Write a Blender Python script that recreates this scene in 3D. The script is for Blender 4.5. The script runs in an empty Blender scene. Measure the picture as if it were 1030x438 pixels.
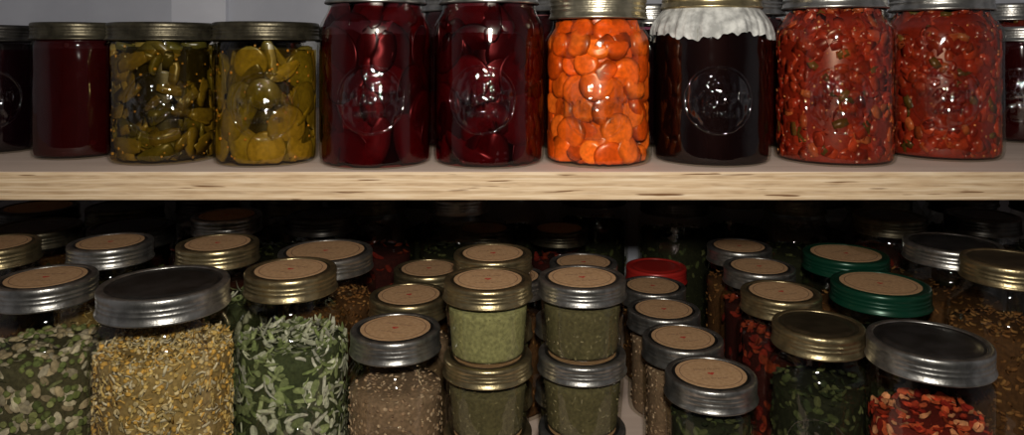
import bpy, math, random
import numpy as np
C=0.01
ZU=1.30            # top of upper shelf (m)
ZLrel=-27.3        # lower shelf top relative to it (cm)
scene=bpy.context.scene
scene.view_settings.view_transform='Standard'
coll=scene.collection

# ------------------------------------------------------------ materials
def newmat(name):
    m=bpy.data.materials.new(name); m.use_nodes=True
    nt=m.node_tree; nt.nodes.clear()
    return m,nt,nt.nodes,nt.links
def N(nodes,t,**kw):
    n=nodes.new(t)
    for k,v in kw.items(): setattr(n,k,v)
    return n
def principled(name,col,rough=.5,metal=0.,noise=0.,nscale=200,bump=0.,bscale=300,col2=None,spec=.5,coat=0):
    m,nt,nodes,L=newmat(name)
    out=N(nodes,'ShaderNodeOutputMaterial'); p=N(nodes,'ShaderNodeBsdfPrincipled')
    L.new(p.outputs[0],out.inputs[0])
    p.inputs['Roughness'].default_value=rough; p.inputs['Metallic'].default_value=metal
    p.inputs['Specular IOR Level'].default_value=spec
    p.inputs['Coat Weight'].default_value=coat
    tc=N(nodes,'ShaderNodeTexCoord')
    if col2 is not None:
        nz=N(nodes,'ShaderNodeTexNoise'); nz.inputs['Scale'].default_value=nscale; nz.inputs['Detail'].default_value=5
        L.new(tc.outputs['Object'],nz.inputs['Vector'])
        cr=N(nodes,'ShaderNodeValToRGB'); cr.color_ramp.elements[0].position=.38; cr.color_ramp.elements[1].position=.62
        cr.color_ramp.elements[0].color=(*col,1); cr.color_ramp.elements[1].color=(*col2,1)
        L.new(nz.outputs[0],cr.inputs[0]); L.new(cr.outputs[0],p.inputs['Base Color'])
    else: p.inputs['Base Color'].default_value=(*col,1)
    if bump>0:
        nb=N(nodes,'ShaderNodeTexNoise'); nb.inputs['Scale'].default_value=bscale
        L.new(tc.outputs['Object'],nb.inputs['Vector'])
        b=N(nodes,'ShaderNodeBump'); b.inputs['Strength'].default_value=bump; b.inputs['Distance'].default_value=.001
        L.new(nb.outputs[0],b.inputs['Height']); L.new(b.outputs[0],p.inputs['Normal'])
    return m
def glassmat(name,tint=(.94,.935,.90),bump=.2,base=.065,rough=.04,scale=70):
    m,nt,nodes,L=newmat(name)
    out=N(nodes,'ShaderNodeOutputMaterial'); mix=N(nodes,'ShaderNodeMixShader')
    tr=N(nodes,'ShaderNodeBsdfTransparent'); tr.inputs[0].default_value=(*tint,1)
    gl=N(nodes,'ShaderNodeBsdfGlossy'); gl.inputs['Roughness'].default_value=rough
    lw=N(nodes,'ShaderNodeLayerWeight'); lw.inputs['Blend'].default_value=.5
    pw=N(nodes,'ShaderNodeMath',operation='POWER'); pw.inputs[1].default_value=5
    mu=N(nodes,'ShaderNodeMath',operation='MULTIPLY_ADD'); mu.inputs[1].default_value=.4; mu.inputs[2].default_value=base
    L.new(lw.outputs['Facing'],pw.inputs[0]); L.new(pw.outputs[0],mu.inputs[0]); L.new(mu.outputs[0],mix.inputs[0])
    tc=N(nodes,'ShaderNodeTexCoord'); nb=N(nodes,'ShaderNodeTexNoise'); nb.inputs['Scale'].default_value=scale
    nb.inputs['Detail'].default_value=0
    b=N(nodes,'ShaderNodeBump'); b.inputs['Strength'].default_value=bump; b.inputs['Distance'].default_value=.004
    L.new(tc.outputs['Object'],nb.inputs['Vector']); L.new(nb.outputs[0],b.inputs['Height']); L.new(b.outputs[0],gl.inputs['Normal'])
    L.new(tr.outputs[0],mix.inputs[1]); L.new(gl.outputs[0],mix.inputs[2]); L.new(mix.outputs[0],out.inputs[0])
    return m
def liquidmat(name,tint):
    m,nt,nodes,L=newmat(name)
    out=N(nodes,'ShaderNodeOutputMaterial'); tr=N(nodes,'ShaderNodeBsdfTransparent'); tr.inputs[0].default_value=(*tint,1)
    L.new(tr.outputs[0],out.inputs[0]); return m
def attrmat(name,rough,spec=.5,vary=.35,nscale=350):
    m,nt,nodes,L=newmat(name)
    out=N(nodes,'ShaderNodeOutputMaterial'); p=N(nodes,'ShaderNodeBsdfPrincipled'); L.new(p.outputs[0],out.inputs[0])
    p.inputs['Roughness'].default_value=rough; p.inputs['Specular IOR Level'].default_value=spec
    at=N(nodes,'ShaderNodeAttribute',attribute_name='Col'); tc=N(nodes,'ShaderNodeTexCoord')
    nz=N(nodes,'ShaderNodeTexNoise'); nz.inputs['Scale'].default_value=nscale; nz.inputs['Detail'].default_value=3
    L.new(tc.outputs['Object'],nz.inputs['Vector'])
    mr=N(nodes,'ShaderNodeMapRange'); mr.inputs['From Min'].default_value=.3; mr.inputs['From Max'].default_value=.7
    mr.inputs['To Min'].default_value=1-vary; mr.inputs['To Max'].default_value=1+vary*.5
    L.new(nz.outputs[0],mr.inputs['Value'])
    mx=N(nodes,'ShaderNodeVectorMath',operation='SCALE'); L.new(at.outputs['Color'],mx.inputs[0]); L.new(mr.outputs[0],mx.inputs['Scale'])
    L.new(mx.outputs[0],p.inputs['Base Color']); return m

M_glass=glassmat('jar_glass')
M_glassE=glassmat('jar_glass_embossed',(.985,.985,.98),.5,.12,.045,190)
M_wet=attrmat('wet_produce',.3,.4,.3)
M_smooth=attrmat('preserve_gel',.6,.08,.2,100)
M_dry=attrmat('dry_produce',.85,.2,.4)
M_silver=principled('zinc_band',(.46,.45,.43),.33,.92,bump=.15,bscale=500,col2=(.28,.275,.26),nscale=120)
M_gold=principled('brass_tint_band',(.50,.41,.23),.33,.92,bump=.15,bscale=500,col2=(.33,.265,.15),nscale=120)
M_pale=principled('pale_tin_band',(.50,.45,.33),.33,.92,bump=.15,bscale=500,col2=(.33,.30,.22),nscale=120)
M_bronze=principled('aged_brass_band',(.12,.105,.07),.4,.85,bump=.15,bscale=500,col2=(.06,.052,.035),nscale=120)
M_dark=principled('dark_tin_band',(.06,.055,.05),.35,.8,col2=(.03,.028,.025),nscale=100)
M_lidsilver=principled('lid_plate',(.17,.175,.18),.28,.9,col2=(.08,.082,.082),nscale=60)
M_lidgold=principled('lid_plate_gold',(.26,.22,.14),.3,.9,col2=(.15,.13,.085),nscale=60)
M_green=principled('green_enamel',(.005,.05,.027),.3,.3)
M_red=principled('red_enamel',(.4,.02,.015),.35,.1)
M_kraft=principled('kraft_paper',(.50,.30,.155),.85,0,col2=(.60,.38,.21),nscale=300,spec=.2)
M_ink=principled('label_ink',(.24,.13,.07),.9)
M_heart=principled('heart_ink',(.55,.05,.03),.9)
M_cloth=principled('cloth_cover',(.56,.56,.54),.9,0,col2=(.30,.30,.29),nscale=130,bump=.7,bscale=300,spec=.1)

# ------------------------------------------------------------ mesh helpers
def mkobj(name,verts,faces,mats,parent=None,smooth=True,loc=(0,0,0)):
    me=bpy.data.meshes.new(name); me.from_pydata([tuple(v) for v in verts],[],faces); me.update()
    for m in mats: me.materials.append(m)
    if smooth: me.polygons.foreach_set('use_smooth',[True]*len(me.polygons))
    ob=bpy.data.objects.new(name,me); coll.objects.link(ob); ob.location=loc
    if parent: ob.parent=parent
    return ob
def inst(name,me,parent,loc=(0,0,0),rz=0):
    ob=bpy.data.objects.new(name,me); coll.objects.link(ob); ob.parent=parent; ob.location=loc; ob.rotation_euler[2]=rz; return ob
def lathe(profile,seg=56,rfun=None):
    v=[];f=[]
    rings=[]
    for (r,z) in profile:
        if r<1e-6: rings.append([len(v)]); v.append((0,0,z*C))
        else:
            s=len(v); rings.append(list(range(s,s+seg)))
            for i in range(seg):
                a=2*math.pi*i/seg; rr,zz=(r,z) if rfun is None else rfun(r,z,a)
                v.append((rr*math.cos(a)*C,rr*math.sin(a)*C,zz*C))
    for A,B in zip(rings[:-1],rings[1:]):
        if len(A)==1 and len(B)==1: continue
        for i in range(seg):
            j=(i+1)%seg
            if len(A)==1: f.append((A[0],B[j],B[i]))
            elif len(B)==1: f.append((A[i],A[j],B[0]))
            else: f.append((A[i],A[j],B[j],B[i]))
    return v,f

TYPES={ # R body, Hb shoulder start, nr neck radius, Hs neck start, H total
 'pint':(4.0,8.9,3.4,10.2,12.4),'pintL':(4.0,9.3,3.4,10.9,13.2),
 'beet':(4.12,9.8,3.45,11.5,13.5),'salsa':(4.35,9.6,3.5,11.3,13.2),
 'wide':(4.0,8.8,3.85,9.3,10.4),'jelly':(3.3,8.7,3.15,9.3,10.5),'pick':(3.8,8.8,3.65,9.3,10.4),
 'quart':(4.8,12.8,3.45,15.7,17.8),'quartw':(4.9,15.0,4.2,16.9,19.0),'quartm':(4.7,13.6,4.2,14.7,16.6),
 'widep':(4.3,10.9,4.05,12.0,14.2),'half':(3.5,7.4,3.35,8.0,10.0),'quarter':(3.3,3.6,3.25,4.0,5.9)}
def outer(t):
    R,Hb,nr,Hs,H=TYPES[t]
    p=[(R-1.0,0.0),(R-.5,.02),(R-.25,.12),(R-.08,.32),(R-.02,.6),(R,1.1)]
    if t=='quarter': p=[(R-.75,0),(R-.45,.05),(R-.3,.2),(R-.25,.5)]
    n=6
    for i in range(1,n): p.append((R,1.1+(Hb-1.1)*i/n) if t!='quarter' else (R-.25+.25*i/n,.5+(Hb-.5)*i/n))
    p.append((R,Hb))
    for i in range(1,9):
        k=i/8; p.append((nr+(R-nr)*(.5+.5*math.cos(math.pi*k))**.9,Hb+(Hs-Hb)*k))
    p.append((nr,H-.25)); p.append((nr-.15,H-.12))
    return p
cache={}
def rin(t,z):
    if ('o',t) not in cache:
        o=outer(t); cache[('o',t)]=(np.array([q[1] for q in o]),np.array([q[0] for q in o]))
    a,b=cache[('o',t)]
    return np.interp(z,a,b)-.17

def font_mesh(body,size,extr,bev,align='CENTER'):
    cu=bpy.data.curves.new('txt','FONT'); cu.body=body; cu.size=size; cu.extrude=extr; cu.bevel_depth=bev; cu.resolution_u=3
    cu.bevel_resolution=3
    cu.align_x=align; cu.align_y='CENTER'
    ob=bpy.data.objects.new('txt',cu); coll.objects.link(ob)
    dg=bpy.context.evaluated_depsgraph_get(); dg.update()
    me=ob.evaluated_get(dg).to_mesh()
    v=[tuple(q.co) for q in me.vertices]; f=[tuple(p.vertices) for p in me.polygons]
    ob.evaluated_get(dg).to_mesh_clear(); bpy.data.objects.remove(ob); return v,f

txtM=font_mesh('Mason',1.5,.03,.07); txtS=font_mesh('PRESERVES',.5,.02,.045)
def emboss_mesh(t):
    if ('e',t) in cache: return cache[('e',t)]
    R,Hb,nr,Hs,H=TYPES[t]; zc=Hb*.50; V=[];F=[]
    A0,B0=2.3,2.2; hd=.22
    def dome(x,y):
        q=(x/A0)**2+(y/B0)**2
        return hd*max(0,1-q)+.01
    def put(x,y,h):
        a=-math.pi/2+x/R; r=R+h
        V.append((r*math.cos(a)*C,r*math.sin(a)*C,(zc+y)*C))
    # shallow dome added on the glass to catch the flash highlight
    put(0,0,dome(0,0)); nr_,ns=12,48
    for k in range(1,nr_+1):
        for i in range(ns):
            th=2*math.pi*i/ns; q=k/nr_; x=A0*q*math.cos(th); y=B0*q*math.sin(th); put(x,y,dome(x,y)-(.02 if k==nr_ else 0))
    for i in range(ns):
        j=(i+1)%ns; F.append((0,1+i,1+j))
        for k in range(nr_-1): F.append((1+k*ns+i,1+(k+1)*ns+i,1+(k+1)*ns+j,1+k*ns+j))
    for (v,f),dz in ((txtM,.2),(txtS,-1.0)):
        s=len(V); zz=[]
        for (x,y,z) in v:
            yy=y+dz+(x*.12 if dz>0 else 0); put(x,yy,dome(x,yy)+z-.01); zz.append(z)
        for q in f:
            if sum(zz[i] for i in q)/len(q)>-.005: F.append(tuple(i+s for i in q))
    n=56
    for (A,B) in ((2.45,2.35),):
        s=len(V); sec=[(-.10,0),(-.07,.025),(-.03,.045),(.03,.045),(.07,.025),(.10,0)]; m=len(sec)
        for i in range(n):
            th=2*math.pi*i/n
            for (o,h) in sec: put((A+o)*math.cos(th),(B+o)*math.sin(th),h-.004)
        for i in range(n):
            j=(i+1)%n
            for q in range(m-1): F.append((s+i*m+q,s+j*m+q,s+j*m+q+1,s+i*m+q+1))
    me=bpy.data.meshes.new('embossed_lettering'); me.from_pydata(V,[],F); me.materials.append(M_glassE)
    me.polygons.foreach_set('use_smooth',[True]*len(me.polygons))
    cache[('e',t)]=me; return me
def glass_mesh(t):
    if ('g',t) in cache: return cache[('g',t)]
    o=[(0,.22),(TYPES[t][0]-1.6,.2)]+outer(t)
    v,f=lathe(o,64); me=bpy.data.meshes.new('glass'); me.from_pydata(v,[],f); me.materials.append(M_glass)
    me.polygons.foreach_set('use_smooth',[True]*len(me.polygons)); cache[('g',t)]=me; return me
def band_mesh(t,mb,key):
    k=('b',t,key)
    if k in cache: return cache[k]
    nr=TYPES[t][2]; H=TYPES[t][4]; b=nr+.22
    P=[(b-.06,-1.78),(b+.05,-1.76),(b+.1,-1.68),(b+.05,-1.58),(b-.01,-1.5),(b-.01,-1.38),(b-.08,-1.28),(b-.02,-1.15),(b-.02,-1.05),(b-.09,-.95),(b-.02,-.83),(b-.02,-.72),
       (b-.08,-.62),(b-.01,-.5),(b,-.3),(b-.02,-.14),(b-.08,-.04),(b-.18,0),(b-.42,0),(b-.5,-.03),(b-.52,-.1)]
    if t=='quarter': P=[(r,z*.8) for r,z in P]
    if t in('wide','pick','jelly'): P=[(r,z*.75) for r,z in P]
    v,f=lathe([(r,z+H) for r,z in P],64)
    me=bpy.data.meshes.new('screw_band'); me.from_pydata(v,[],f); me.materials.append(mb)
    me.polygons.foreach_set('use_smooth',[True]*len(me.polygons)); cache[k]=me; return me
def lid_mesh(t,ml,key):
    k=('l',t,key)
    if k in cache: return cache[k]
    nr=TYPES[t][2]; H=TYPES[t][4]; b=nr+.22
    P=[(nr-.05,-.2),(b-.5,-.1),(b-.62,-.07),(b-.72,-.13),(b-.85,-.13),(b-.92,-.07),(b-1.5,-.06),(0,-.06)]
    v,f=lathe([(r,z+H) for r,z in P],64)
    me=bpy.data.meshes.new('lid'); me.from_pydata(v,[],f); me.materials.append(ml)
    me.polygons.foreach_set('use_smooth',[True]*len(me.polygons)); cache[k]=me; return me
txtL=[(font_mesh('Home Grown',.5,0,0),.75),(font_mesh('from the garden',.4,0,0),-.95)]
def label_mesh(t):
    k=('lab',t)
    if k in cache: return cache[k]
    r=TYPES[t][2]+.22-.8
    v,f=lathe([(r,0),(r,.02),(0,.022)],48); mi=[0]*len(f)
    def ring(r0,r1,z):
        s=len(v)
        for i in range(48):
            a=2*math.pi*i/48; v.append((r0*math.cos(a)*C,r0*math.sin(a)*C,z*C)); v.append((r1*math.cos(a)*C,r1*math.sin(a)*C,z*C))
        for i in range(48):
            j=(i+1)%48; f.append((s+2*i,s+2*i+1,s+2*j+1,s+2*j)); mi.append(1)
    ring(r*.86,r*.885,.03)
    for (tv,tf),dy in txtL:
        s=len(v)
        for (x,y,z) in tv: v.append((x*.8*C,(y+dy)*C,.03*C))
        for q in tf: f.append(tuple(i+s for i in q)); mi.append(1)
    s=len(v); n=24
    for i in range(n):
        th=2*math.pi*i/n; x=16*math.sin(th)**3; y=13*math.cos(th)-5*math.cos(2*th)-2*math.cos(3*th)-math.cos(4*th)
        v.append((x*.017*C,(y*.017-.1)*C,.031*C))
    f.append(tuple(range(s+n-1,s-1,-1))); mi.append(2)
    me=bpy.data.meshes.new('paper_label'); me.from_pydata(v,[],f)
    for m in (M_kraft,M_ink,M_heart): me.materials.append(m)
    me.polygons.foreach_set('material_index',mi); cache[k]=me; return me

# ------------------------------------------------------------ content pieces
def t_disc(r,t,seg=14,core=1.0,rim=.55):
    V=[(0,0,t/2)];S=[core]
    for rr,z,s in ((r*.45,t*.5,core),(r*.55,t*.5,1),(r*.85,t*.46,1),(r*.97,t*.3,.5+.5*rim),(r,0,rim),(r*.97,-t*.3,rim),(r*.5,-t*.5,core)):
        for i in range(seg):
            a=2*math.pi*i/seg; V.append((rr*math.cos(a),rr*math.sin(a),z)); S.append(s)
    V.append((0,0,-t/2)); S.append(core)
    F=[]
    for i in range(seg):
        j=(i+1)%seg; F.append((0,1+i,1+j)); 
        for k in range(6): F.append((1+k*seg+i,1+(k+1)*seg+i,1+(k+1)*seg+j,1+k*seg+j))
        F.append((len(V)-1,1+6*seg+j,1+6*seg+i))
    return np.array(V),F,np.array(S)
def t_strip(l,w,t,bend=.3,n=4):
    V=[];F=[]
    for i in range(n+1):
        x=-l/2+l*i/n; c=bend*((2*x/l)**2)*l*.3
        k=1 if 0<i<n else .7
        for (y,z) in ((-w/2*k,-t/2),(w/2*k,-t/2),(w/2*k,t/2),(-w/2*k,t/2)): V.append((x,y,z+c))
    for i in range(n):
        for q in range(4):
            r=(q+1)%4; F.append((4*i+q,4*i+r,4*i+4+r,4*i+4+q))
    F.append((3,2,1,0)); F.append((4*n,4*n+1,4*n+2,4*n+3))
    return np.array(V),F,np.ones(len(V))
def t_grain(a,b,c,seg=7,rg=4):
    V=[(0,0,c)];F=[]
    for k in range(1,rg):
        ph=math.pi*k/rg
        for i in range(seg):
            th=2*math.pi*i/seg; V.append((a*math.sin(ph)*math.cos(th),b*math.sin(ph)*math.sin(th),c*math.cos(ph)))
    V.append((0,0,-c))
    for i in range(seg):
        j=(i+1)%seg; F.append((0,1+i,1+j)); F.append((len(V)-1,1+(rg-2)*seg+j,1+(rg-2)*seg+i))
        for k in range(rg-2): F.append((1+k*seg+i,1+(k+1)*seg+i,1+(k+1)*seg+j,1+k*seg+j))
    return np.array(V),F,np.ones(len(V))
def t_flake(l,w,curl=.4):
    V=[];F=[]
    for i in range(5):
        for j in range(3):
            x=-l/2+l*i/4; y=(-w/2+w*j/2)*(1 if 0<i<4 else .5); V.append((x,y,curl*(x*x/l)+curl*.6*abs(y)))
    for i in range(4):
        for j in range(2): F.append((i*3+j,(i+1)*3+j,(i+1)*3+j+1,i*3+j+1))
    return np.array(V),F,np.array([.8,1.15,.8]*5)
def scatter(t,groups,zfill,rng,mound=.3,topfrac=.2):
    """groups: (template,n,palette,outward,jit[,packed spacing]) -> joined pieces pressed against the inside of the jar"""
    AV=[];AF=[];AC=[];off=0
    for g in groups:
        (T,n,pal,outward,jit)=g[:5]; packed=g[5] if len(g)>5 else None
        V,F,S=T; m=len(V); spots=[]
        if packed:
            th=V[:,2].max()
            row=0; z=.35+packed*.42
            while z<zfill:
                rr=float(rin(t,z)); cnt=int(2*math.pi*rr/packed)
                for i in range(cnt): spots.append((2*math.pi*(i+.5*(row%2)+rng.uniform(-.28,.28))/cnt, z+rng.uniform(-.27,.27)*packed, rr-th*rng.uniform(.7,1.6)))
                z+=packed*.86; row+=1
            n=len(spots)
        for i in range(n):
            top=(not packed) and rng.random()<topfrac
            if top:
                z=zfill+rng.uniform(-.25,.15); r=math.sqrt(rng.random())*rin(t,z)*.95; z+=mound*(1-(r/rin(t,z))**2)
            else:
                z=.35+(zfill-.4)*rng.random(); r=float(rin(t,z))-rng.random()*.35
            a=rng.uniform(0,2*math.pi)
            if packed: a,z,r=spots[i]
            if outward and not top:
                rad=np.array([math.cos(a),math.sin(a),0])+rng.normal(0,outward,3); rad/=np.linalg.norm(rad)
            else:
                rad=rng.normal(0,1,3); 
                if top and outward: rad=rad*.4+np.array([0,0,1.])
                rad/=np.linalg.norm(rad)
            u=rng.normal(0,1,3); u-=rad*np.dot(u,rad); u/=np.linalg.norm(u); w=np.cross(rad,u)
            W=(V*(rng.uniform(.8,1.18) if packed else rng.uniform(.7,1.25)))@np.stack([u,w,rad])
            W+=np.array([r*math.cos(a),r*math.sin(a),z])
            lim=rin(t,W[:,2])-.02-rng.random()*jit
            rr=np.hypot(W[:,0],W[:,1])+1e-9; k=np.minimum(1,lim/rr); W[:,0]*=k; W[:,1]*=k
            W[:,2]=np.maximum(W[:,2],.27+rng.random()*.05)
            c=np.array(pal[rng.integers(len(pal))])*(rng.uniform(.75,1.1) if packed else rng.uniform(.6,1.2))
            AV.append(W*C); AC.append(np.concatenate([np.clip(S[:,None]*c[None,:],0,1),np.ones((m,1))],1))
            AF.extend([tuple(q+off for q in f) for f in F]); off+=m
    return np.concatenate(AV),AF,np.concatenate(AC)
def core_profile(t,inset,zf,mound=.25):
    zs=[.3,.5,.9,1.5]+list(np.linspace(2.2,zf,10)) if zf>2.6 else list(np.linspace(.3,zf,6))
    p=[(0,.3)]+[(float(rin(t,z))-inset,z) for z in zs]
    R=p[-1][0]; p+=[(R*.6,zf+mound*.6),(R*.3,zf+mound*.9),(0,zf+mound)]
    return p

G=t_grain;D=t_disc;S=t_strip;K=t_flake
RECIPE={
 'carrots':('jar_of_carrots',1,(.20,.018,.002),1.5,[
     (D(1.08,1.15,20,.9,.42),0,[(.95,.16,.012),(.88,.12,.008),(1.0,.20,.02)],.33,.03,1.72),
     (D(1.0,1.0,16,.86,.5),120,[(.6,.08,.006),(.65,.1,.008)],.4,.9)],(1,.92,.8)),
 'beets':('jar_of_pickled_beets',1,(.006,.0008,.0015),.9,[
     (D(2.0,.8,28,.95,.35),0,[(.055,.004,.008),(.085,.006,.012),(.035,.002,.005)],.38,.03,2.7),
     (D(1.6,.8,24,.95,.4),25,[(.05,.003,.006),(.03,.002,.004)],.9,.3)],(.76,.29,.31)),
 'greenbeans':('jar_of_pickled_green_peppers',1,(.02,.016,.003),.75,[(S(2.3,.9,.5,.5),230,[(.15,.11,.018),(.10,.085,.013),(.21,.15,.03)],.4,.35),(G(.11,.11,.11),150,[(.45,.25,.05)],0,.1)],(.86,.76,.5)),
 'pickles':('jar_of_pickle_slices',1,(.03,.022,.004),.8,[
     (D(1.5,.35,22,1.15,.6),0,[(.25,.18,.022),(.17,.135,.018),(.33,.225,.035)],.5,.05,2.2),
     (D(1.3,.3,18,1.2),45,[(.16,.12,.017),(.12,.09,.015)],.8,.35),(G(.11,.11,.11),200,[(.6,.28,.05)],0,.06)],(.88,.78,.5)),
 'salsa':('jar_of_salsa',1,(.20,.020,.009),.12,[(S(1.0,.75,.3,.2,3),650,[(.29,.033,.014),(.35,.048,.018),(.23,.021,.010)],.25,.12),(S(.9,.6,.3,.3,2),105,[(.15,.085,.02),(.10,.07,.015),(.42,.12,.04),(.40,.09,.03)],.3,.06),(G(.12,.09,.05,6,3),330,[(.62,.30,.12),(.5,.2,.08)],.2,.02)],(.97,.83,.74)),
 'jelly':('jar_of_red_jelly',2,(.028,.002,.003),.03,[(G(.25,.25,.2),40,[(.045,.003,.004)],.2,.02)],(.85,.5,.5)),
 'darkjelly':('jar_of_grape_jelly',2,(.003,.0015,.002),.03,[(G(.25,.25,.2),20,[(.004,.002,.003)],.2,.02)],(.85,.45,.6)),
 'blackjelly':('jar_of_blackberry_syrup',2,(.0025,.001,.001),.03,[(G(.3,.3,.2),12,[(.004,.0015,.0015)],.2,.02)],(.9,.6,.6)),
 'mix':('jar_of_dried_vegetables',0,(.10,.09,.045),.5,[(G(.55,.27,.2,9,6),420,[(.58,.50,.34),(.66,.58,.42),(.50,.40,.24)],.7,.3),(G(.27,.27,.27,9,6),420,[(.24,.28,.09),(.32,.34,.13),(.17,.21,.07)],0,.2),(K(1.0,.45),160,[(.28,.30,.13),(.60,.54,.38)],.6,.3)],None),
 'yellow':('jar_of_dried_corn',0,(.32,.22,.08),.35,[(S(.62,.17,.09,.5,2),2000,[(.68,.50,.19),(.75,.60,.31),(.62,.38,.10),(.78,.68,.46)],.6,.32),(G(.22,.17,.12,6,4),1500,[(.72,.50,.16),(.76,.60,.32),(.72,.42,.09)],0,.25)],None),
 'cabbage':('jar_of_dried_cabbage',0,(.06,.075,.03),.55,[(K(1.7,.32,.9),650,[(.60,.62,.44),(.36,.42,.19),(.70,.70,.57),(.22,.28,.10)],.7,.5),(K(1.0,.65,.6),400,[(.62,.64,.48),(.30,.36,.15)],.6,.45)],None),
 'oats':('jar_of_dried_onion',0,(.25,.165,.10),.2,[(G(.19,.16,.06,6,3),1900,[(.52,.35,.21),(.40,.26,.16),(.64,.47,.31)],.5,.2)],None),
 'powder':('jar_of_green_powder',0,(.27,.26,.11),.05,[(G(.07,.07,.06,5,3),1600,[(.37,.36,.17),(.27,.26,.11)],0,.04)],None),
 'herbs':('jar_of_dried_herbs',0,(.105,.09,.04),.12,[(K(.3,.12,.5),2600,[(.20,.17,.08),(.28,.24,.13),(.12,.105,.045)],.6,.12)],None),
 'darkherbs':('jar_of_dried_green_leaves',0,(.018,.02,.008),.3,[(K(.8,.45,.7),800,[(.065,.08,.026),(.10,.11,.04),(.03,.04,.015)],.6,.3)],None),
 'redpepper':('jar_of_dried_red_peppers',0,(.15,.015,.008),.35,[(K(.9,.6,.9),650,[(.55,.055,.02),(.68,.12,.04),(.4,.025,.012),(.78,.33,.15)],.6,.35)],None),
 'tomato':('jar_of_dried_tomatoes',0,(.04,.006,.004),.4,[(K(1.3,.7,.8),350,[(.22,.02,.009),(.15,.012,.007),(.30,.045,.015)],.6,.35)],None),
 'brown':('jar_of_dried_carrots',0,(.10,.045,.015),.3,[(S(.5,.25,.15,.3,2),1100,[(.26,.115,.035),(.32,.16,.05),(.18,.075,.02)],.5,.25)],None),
}
cmesh={}
def contents(t,kind,fill,seed,lite):
    key=(t,kind,round(fill,1),seed,lite)
    if key in cmesh: return cmesh[key]
    nm,wet,cc,inset,groups,liq=RECIPE[kind]; rng=np.random.default_rng(seed)
    R,Hb,nr,Hs,H=TYPES[t]; zf=fill
    vol=(R/4.6)*(zf/12.0)
    if wet: vol=(R/4.1)*(zf/11.0)
    gs=[(g[0],max(6,int(g[1]*vol*(.35 if lite else 1))))+tuple(g[2:]) for g in groups]
    v1,f1=lathe(core_profile(t,inset,zf),40)
    v2,f2,c2=scatter(t,gs,zf,rng,topfrac=.08 if wet else .2)
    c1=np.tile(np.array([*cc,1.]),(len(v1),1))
    V=np.concatenate([np.array(v1),v2]); F=f1+[tuple(i+len(v1) for i in q) for q in f2]
    me=bpy.data.meshes.new('contents'); me.from_pydata(V.tolist(),[],F)
    me.materials.append([M_dry,M_wet,M_smooth][wet])
    a=me.color_attributes.new('Col','FLOAT_COLOR','POINT'); a.data.foreach_set('color',np.concatenate([c1,c2]).astype(np.float32).ravel())
    me.polygons.foreach_set('use_smooth',[True]*len(me.polygons))
    cmesh[key]=me; return me
liqm={}
def jar(t,kind,x,d,z0,fill=None,band='silver',top='paper',seed=1,lite=False,emb=False,rz=None):
    nm,wet,cc,inset,groups,liq=RECIPE[kind]
    R,Hb,nr,Hs,H=TYPES[t]
    e=bpy.data.objects.new(nm,None); coll.objects.link(e); e.empty_display_size=.02
    e.location=(x*C,d*C,ZU+z0*C)
    if fill is None: fill=(Hs-.2) if wet else H*.6
    inst('glass',glass_mesh(t),e)
    if emb: inst('embossed_lettering',emboss_mesh(t),e,rz=math.atan2(-x,d)+random.uniform(-.15,.15) if rz is None else rz)
    inst('contents',contents(t,kind,fill,seed,lite),e,rz=0)
    if liq:
        if kind not in liqm: liqm[kind]=liquidmat('brine_'+kind,liq)
        zf=min(fill+.5,H-2); prof=core_profile(t,.012,zf,0.0)
        v,f=lathe(prof,48); mkobj('brine',v,f,[liqm[kind]],e)
    mb={'silver':M_silver,'gold':M_gold,'dark':M_dark,'green':M_green,'red':M_red,'bronze':M_bronze,'pale':M_pale}[band]
    inst('screw_band',band_mesh(t,mb,band),e)
    ml={'silver':M_lidsilver,'gold':M_lidgold,'dark':M_dark,'green':M_green,'red':M_red,'bronze':M_bronze,'pale':M_lidsilver}[band]
    inst('lid',lid_mesh(t,ml,band),e)
    if top=='paper': inst('paper_label',label_mesh(t),e,(0,0,(H-.06)*C),random.uniform(-.5,.5))
    return e
random.seed(4)
# ------------------------------------------------------------ upper shelf
U=0.0
jar('wide','darkjelly',-43.6,63.3,U,band='dark',top='',seed=1,emb=True)
jar('jelly','jelly',-34.4,60.0,U,band='bronze',top='',seed=2)
jar('wide','greenbeans',-26.55,57.9,U,band='bronze',top='',seed=3,fill=8.6,emb=True)
jar('pick','pickles',-18.45,56.8,U,band='bronze',top='',seed=4,fill=8.4,emb=True)
jar('beet','beets',-10.1,56.2,U,band='silver',top='',seed=5,emb=True)
jar('beet','beets',-1.72,56.5,U,band='silver',top='',seed=6,emb=True)
jar('pint','carrots',6.45,56.7,U,band='pale',top='',seed=7,fill=10.1,emb=True)
bj=jar('salsa','blackjelly',15.15,57.5,U,band='gold',top='',seed=8,emb=True)
jar('salsa','salsa',24.5,57.5,U,band='silver',top='',seed=9,emb=True)
jar('salsa','salsa',34.1,60.1,U,band='silver',top='',seed=10,emb=True)
jar('jelly','jelly',47.4,70.2,U,band='silver',top='',seed=11,emb=True)
# cloth cover over the shoulder of the dark syrup jar
def ruff(r,z,a):
    k=max(0,(11.65-z))/1.7
    return r+k*(.05*math.sin(13*a)+.05*math.sin(29*a+1)+.05*math.sin(47*a)), z+k*(.16*math.sin(4*a+.5)+.08*math.sin(19*a)+.06*math.sin(41*a))
prof=[(3.5,11.65),(3.62,11.4),(3.85,11.1),(4.15,10.7),(4.36,10.3),(4.50,9.8),(4.52,9.35)]
v,f=lathe(prof,200,ruff); mkobj('cloth_cover',v,f,[M_cloth],bj)
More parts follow.
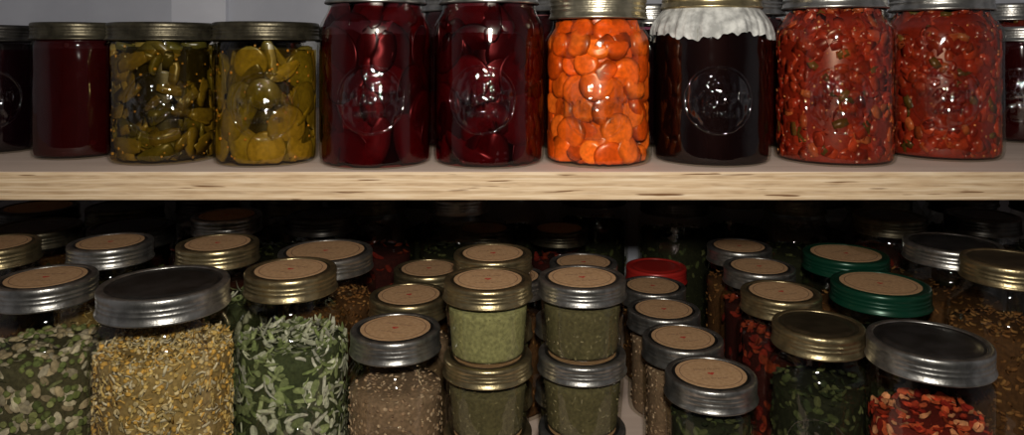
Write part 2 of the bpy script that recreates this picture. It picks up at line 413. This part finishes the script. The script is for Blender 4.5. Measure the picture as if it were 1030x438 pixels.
# second row on upper shelf
back=[(-53,74,'wide','darkjelly'),(-40,72.5,'jelly','jelly'),(-31.5,68.5,'pick','greenbeans'),(-22.5,67.5,'pick','pickles'),(-13.5,67.5,'pick','jelly'),
 (-4.5,67.8,'beet','beets'),(4.6,67.8,'beet','jelly'),(12.4,68.6,'pint','darkjelly'),(20.8,68.4,'salsa','jelly'),(30.4,69.5,'salsa','salsa'),(40.0,71.8,'salsa','jelly'),(52.5,79.5,'salsa','salsa'),(43.5,81.5,'pint','beets')]
for i,(x,d,t,k) in enumerate(back):
    jar(t,k,x,d,U,band='silver' if x>-10 else 'dark',top='',seed=20,lite=True)

# ------------------------------------------------------------ lower shelf
Z=ZLrel
jar('quart','mix',-36.8,59.7,Z,12.2,'silver','paper',31)
jar('quartw','yellow',-25.0,54.4,Z,14.4,'silver','',32,emb=False)
jar('quart','cabbage',-18.1,61.9,Z,11.9,'gold','paper',33,emb=True)
jar('pintL','oats',-9.45,61.3,Z,8.6,'silver','paper',34,emb=True)
for k in range(3):
    jar('quarter','powder' if k==2 else 'herbs',-1.9,59.5,Z+5.9*k,3.9 if k==2 else 3.6,'gold','paper',35+k)
    jar('quarter','herbs',5.55,60.0,Z+5.9*k,3.9,'silver','paper',38+k)
    jar('quarter','powder' if k==1 else 'herbs',-1.7,67.2,Z+5.9*k,3.6,'gold','paper',41,lite=True)
for k in range(2):
    jar('quarter','herbs',5.6,67.8,Z+5.9*k,3.6,'silver','paper',41,lite=True)
jar('half','darkherbs',15.8,60.1,Z,6.8,'silver','paper',50)
jar('half','oats',15.3,67.7,Z,7.2,'silver','paper',51)
jar('half','oats',15.1,75.2,Z,7.2,'silver','paper',51,lite=True)
jar('half','brown',15.4,82.7,Z,7.2,'silver','paper',51,lite=True)
jar('half','oats',17.2,90.2,Z,7,'red','',51,lite=True)
jar('pintL','darkherbs',25.2,62.2,Z,8.2,'gold','',52,emb=True)
jar('widep','redpepper',31.0,56.2,Z,8.4,'silver','',53)
jar('quart','brown',42.6,64.8,Z,12,'gold','',54)
jar('widep','darkherbs',34.0,69.8,Z,9,'green','paper',55,lite=True)
jar('widep','brown',35.4,80.2,Z,9,'green','paper',55,lite=True)
jar('quartm','brown',43.8,75.2,Z,11,'silver','',56,lite=True)
jar('pintL','tomato',25.1,70.6,Z,9.2,'gold','paper',57)
jar('pintL','tomato',25.8,78.9,Z,9.2,'silver','paper',57,lite=True)
jar('pintL','brown',26.2,87.2,Z,9.2,'silver','paper',57,lite=True)
jar('pintL','oats',-9.5,69.7,Z,9,'gold','paper',58,lite=True)
jar('pintL','brown',-8.6,78.2,Z,9,'gold','paper',58,lite=True)
jar('pintL','brown',-.2,75.6,Z,9,'silver','paper',58,lite=True)
jar('pintL','oats',7.6,80.5,Z,9,'silver','paper',58,lite=True)
jar('quartm','brown',-17.8,72.2,Z,12,'silver','paper',59)
jar('quart','cabbage',-27.4,70.4,Z,12,'gold','paper',60,lite=True)
jar('quart','yellow',-37.6,70.8,Z,12,'silver','paper',61,lite=True)
jar('quart','brown',-48.0,70.2,Z,12,'gold','paper',62,lite=True)
rr=random.Random(3)
for row,d0 in enumerate((82.5,93,103.5)):
    for i in range(13):
        x=-62+i*10.3+(row%2)*4
        if row==0 and -14<x<40: continue
        if row==1 and -6<x<33: continue
        if row==2 and 8<x<22: continue
        t=rr.choice(['quart','quartm','quart']); 
        jar(t,rr.choice(['brown','tomato','darkherbs','tomato','darkherbs']),x,d0+rr.uniform(-.4,.4),Z,11,rr.choice(['bronze','silver','bronze','dark']),rr.choice(['paper','','']),70,lite=True)  # dark contents put extra back-row shade into the colours
for x in (-3.5,6.0):
    jar('pintL','tomato',x,96,Z,9,'bronze','paper',58,lite=True)
jar('quartm','darkherbs',11.2,104,Z,12,'dark','',71,lite=True)
jar('quartm','darkherbs',21.2,98.4,Z,12,'dark','',71,lite=True)

# ------------------------------------------------------------ shelves & room
def plywood(edge):
    m,nt,nodes,L=newmat('plywood_edge' if edge else 'plywood_face')
    out=N(nodes,'ShaderNodeOutputMaterial'); p=N(nodes,'ShaderNodeBsdfPrincipled'); L.new(p.outputs[0],out.inputs[0])
    p.inputs['Roughness'].default_value=.75; p.inputs['Specular IOR Level'].default_value=.2
    tc=N(nodes,'ShaderNodeTexCoord'); mp=N(nodes,'ShaderNodeMapping'); L.new(tc.outputs['Object'],mp.inputs[0])
    mp.inputs['Scale'].default_value=(30,60,900) if edge else (5,60,60)
    nz=N(nodes,'ShaderNodeTexNoise'); nz.inputs['Scale'].default_value=1; nz.inputs['Detail'].default_value=6
    L.new(mp.outputs[0],nz.inputs[0])
    cr=N(nodes,'ShaderNodeValToRGB'); e=cr.color_ramp.elements
    if edge:
        e[0].position=.3; e[0].color=(.47,.32,.19,1); e[1].position=.5; e[1].color=(.60,.45,.29,1)
        x=cr.color_ramp.elements.new(.7); x.color=(.70,.56,.40,1)
    else:
        e[0].position=.3; e[0].color=(.68,.52,.43,1); e[1].position=.7; e[1].color=(.82,.66,.56,1)
    L.new(nz.outputs[0],cr.inputs[0])
    last=cr.outputs[0]
    if edge:
        sx=N(nodes,'ShaderNodeSeparateXYZ'); L.new(tc.outputs['Object'],sx.inputs[0])
        nw=N(nodes,'ShaderNodeTexNoise'); nw.inputs['Scale'].default_value=9; L.new(tc.outputs['Object'],nw.inputs[0])
        ma=N(nodes,'ShaderNodeMath',operation='MULTIPLY_ADD'); ma.inputs[1].default_value=.0008; L.new(nw.outputs[0],ma.inputs[0]); L.new(sx.outputs['Z'],ma.inputs[2])
        m2=N(nodes,'ShaderNodeMath',operation='MULTIPLY'); m2.inputs[1].default_value=2*math.pi/.0054; L.new(ma.outputs[0],m2.inputs[0])
        sn=N(nodes,'ShaderNodeMath',operation='SINE'); L.new(m2.outputs[0],sn.inputs[0])
        r0=N(nodes,'ShaderNodeMapRange'); r0.inputs['From Min'].default_value=.1; r0.inputs['From Max'].default_value=.4; r0.inputs['To Max'].default_value=.55
        L.new(sn.outputs[0],r0.inputs['Value'])
        mp3=N(nodes,'ShaderNodeMapping'); mp3.inputs['Scale'].default_value=(60,60,420); L.new(tc.outputs['Object'],mp3.inputs[0])
        n4=N(nodes,'ShaderNodeTexNoise'); n4.inputs['Scale'].default_value=1; n4.inputs['Detail'].default_value=4; L.new(mp3.outputs[0],n4.inputs[0])
        c4=N(nodes,'ShaderNodeValToRGB'); c4.color_ramp.elements[0].position=.35; c4.color_ramp.elements[1].position=.65
        c4.color_ramp.elements[0].color=(.27,.16,.08,1); c4.color_ramp.elements[1].color=(.54,.38,.23,1); L.new(n4.outputs[0],c4.inputs[0])
        mx=N(nodes,'ShaderNodeMix',data_type='RGBA'); L.new(r0.outputs[0],mx.inputs[0]); L.new(last,mx.inputs[6]); L.new(c4.outputs[0],mx.inputs[7])
        last=mx.outputs[2]
        mp2=N(nodes,'ShaderNodeMapping'); mp2.inputs['Scale'].default_value=(22,22,420); L.new(tc.outputs['Object'],mp2.inputs[0])
        n3=N(nodes,'ShaderNodeTexNoise'); n3.inputs['Scale'].default_value=1; n3.inputs['Detail'].default_value=2; L.new(mp2.outputs[0],n3.inputs[0])
        r3=N(nodes,'ShaderNodeMapRange'); r3.inputs['From Min'].default_value=.68; r3.inputs['From Max'].default_value=.72; L.new(n3.outputs[0],r3.inputs['Value'])
        mx2=N(nodes,'ShaderNodeMix',data_type='RGBA'); L.new(r3.outputs[0],mx2.inputs[0]); L.new(last,mx2.inputs[6]); mx2.inputs[7].default_value=(.16,.08,.035,1); last=mx2.outputs[2]
    L.new(last,p.inputs['Base Color'])
    b=N(nodes,'ShaderNodeBump'); b.inputs['Strength'].default_value=.2; b.inputs['Distance'].default_value=.0006; L.new(nz.outputs[0],b.inputs['Height']); L.new(b.outputs[0],p.inputs['Normal'])
    return m
M_pf=plywood(False); M_pe=plywood(True)
def box(name,x0,x1,y0,y1,z0,z1,mats,edgeidx=0,bev=.0008):
    me=bpy.data.meshes.new(name); cx,cy,cz=(x0+x1)/2,(y0+y1)/2,(z0+z1)/2
    v=[((x-cx),(y-cy),(z-cz)) for x in (x0,x1) for y in (y0,y1) for z in (z0,z1)]
    f=[(0,1,3,2),(4,6,7,5),(0,4,5,1),(2,3,7,6),(0,2,6,4),(1,5,7,3)]
    me.from_pydata(v,[],f)
    for m in mats: me.materials.append(m)
    if edgeidx:
        for i in (0,1,2,3): me.polygons[i].material_index=1
    ob=bpy.data.objects.new(name,me); ob.location=(cx,cy,cz); coll.objects.link(ob)
    if bev:
        b=ob.modifiers.new('bevel','BEVEL'); b.width=bev; b.segments=2
    return ob
XW=.80; YW=1.12
box('plywood_shelf',-XW,XW,.518,YW,ZU-.0195,ZU,[M_pf,M_pe],1)
box('plywood_shelf',-XW,XW,.485,YW,ZU+ZLrel*C-.0195,ZU+ZLrel*C,[M_pf,M_pe],1)
M_wall=principled('painted_wall',(.52,.54,.61),.8,0,col2=(.58,.60,.67),nscale=12,bump=.2,bscale=80,spec=.2)
M_trim=principled('painted_trim',(.80,.82,.90),.7,0,col2=(.74,.76,.84),nscale=20,spec=.3)
M_floor=principled('concrete_floor',(.20,.19,.18),.8,0,col2=(.28,.27,.26),nscale=6)
box('wall_back',-XW-.02,XW+.02,YW,YW+.1,0,2.4,[M_wall],bev=0)
box('wall_left',-XW-.1,-XW,-1.8,YW,0,2.4,[M_wall],bev=0)
box('wall_right',XW,XW+.1,-1.8,YW,0,2.4,[M_wall],bev=0)
box('floor',-XW-.1,XW+.1,-1.8,YW+.1,-.05,0,[M_floor],bev=0)
box('ceiling',-XW-.1,XW+.1,-1.8,YW+.1,2.4,2.45,[M_wall],bev=0)
box('trim_1',-.50,-.42,YW-.012,YW,ZU,2.4,[M_trim])

# ------------------------------------------------------------ light & camera
cz=ZU+.0825
ld=bpy.data.lights.new('camera_flash','AREA'); ld.shape='RECTANGLE'; ld.size=.04; ld.size_y=.025; ld.energy=3.9; ld.color=(1,.94,.84)
lo=bpy.data.objects.new('camera_flash',ld); coll.objects.link(lo); lo.location=(0.01,-.02,cz+.078); lo.rotation_euler=(math.radians(84),0,0)
w=bpy.data.worlds.new('World'); scene.world=w; w.use_nodes=True
w.node_tree.nodes['Background'].inputs[0].default_value=(.6,.62,.7,1); w.node_tree.nodes['Background'].inputs[1].default_value=.005
cd=bpy.data.cameras.new('camera'); cam=bpy.data.objects.new('camera',cd); coll.objects.link(cam)
cam.location=(0,0,cz); cam.rotation_euler=(math.pi/2,0,0)
cd.sensor_width=36; cd.lens=760/1030*36; cd.shift_y=-(219-52)/1030; cd.clip_start=.01
scene.camera=cam
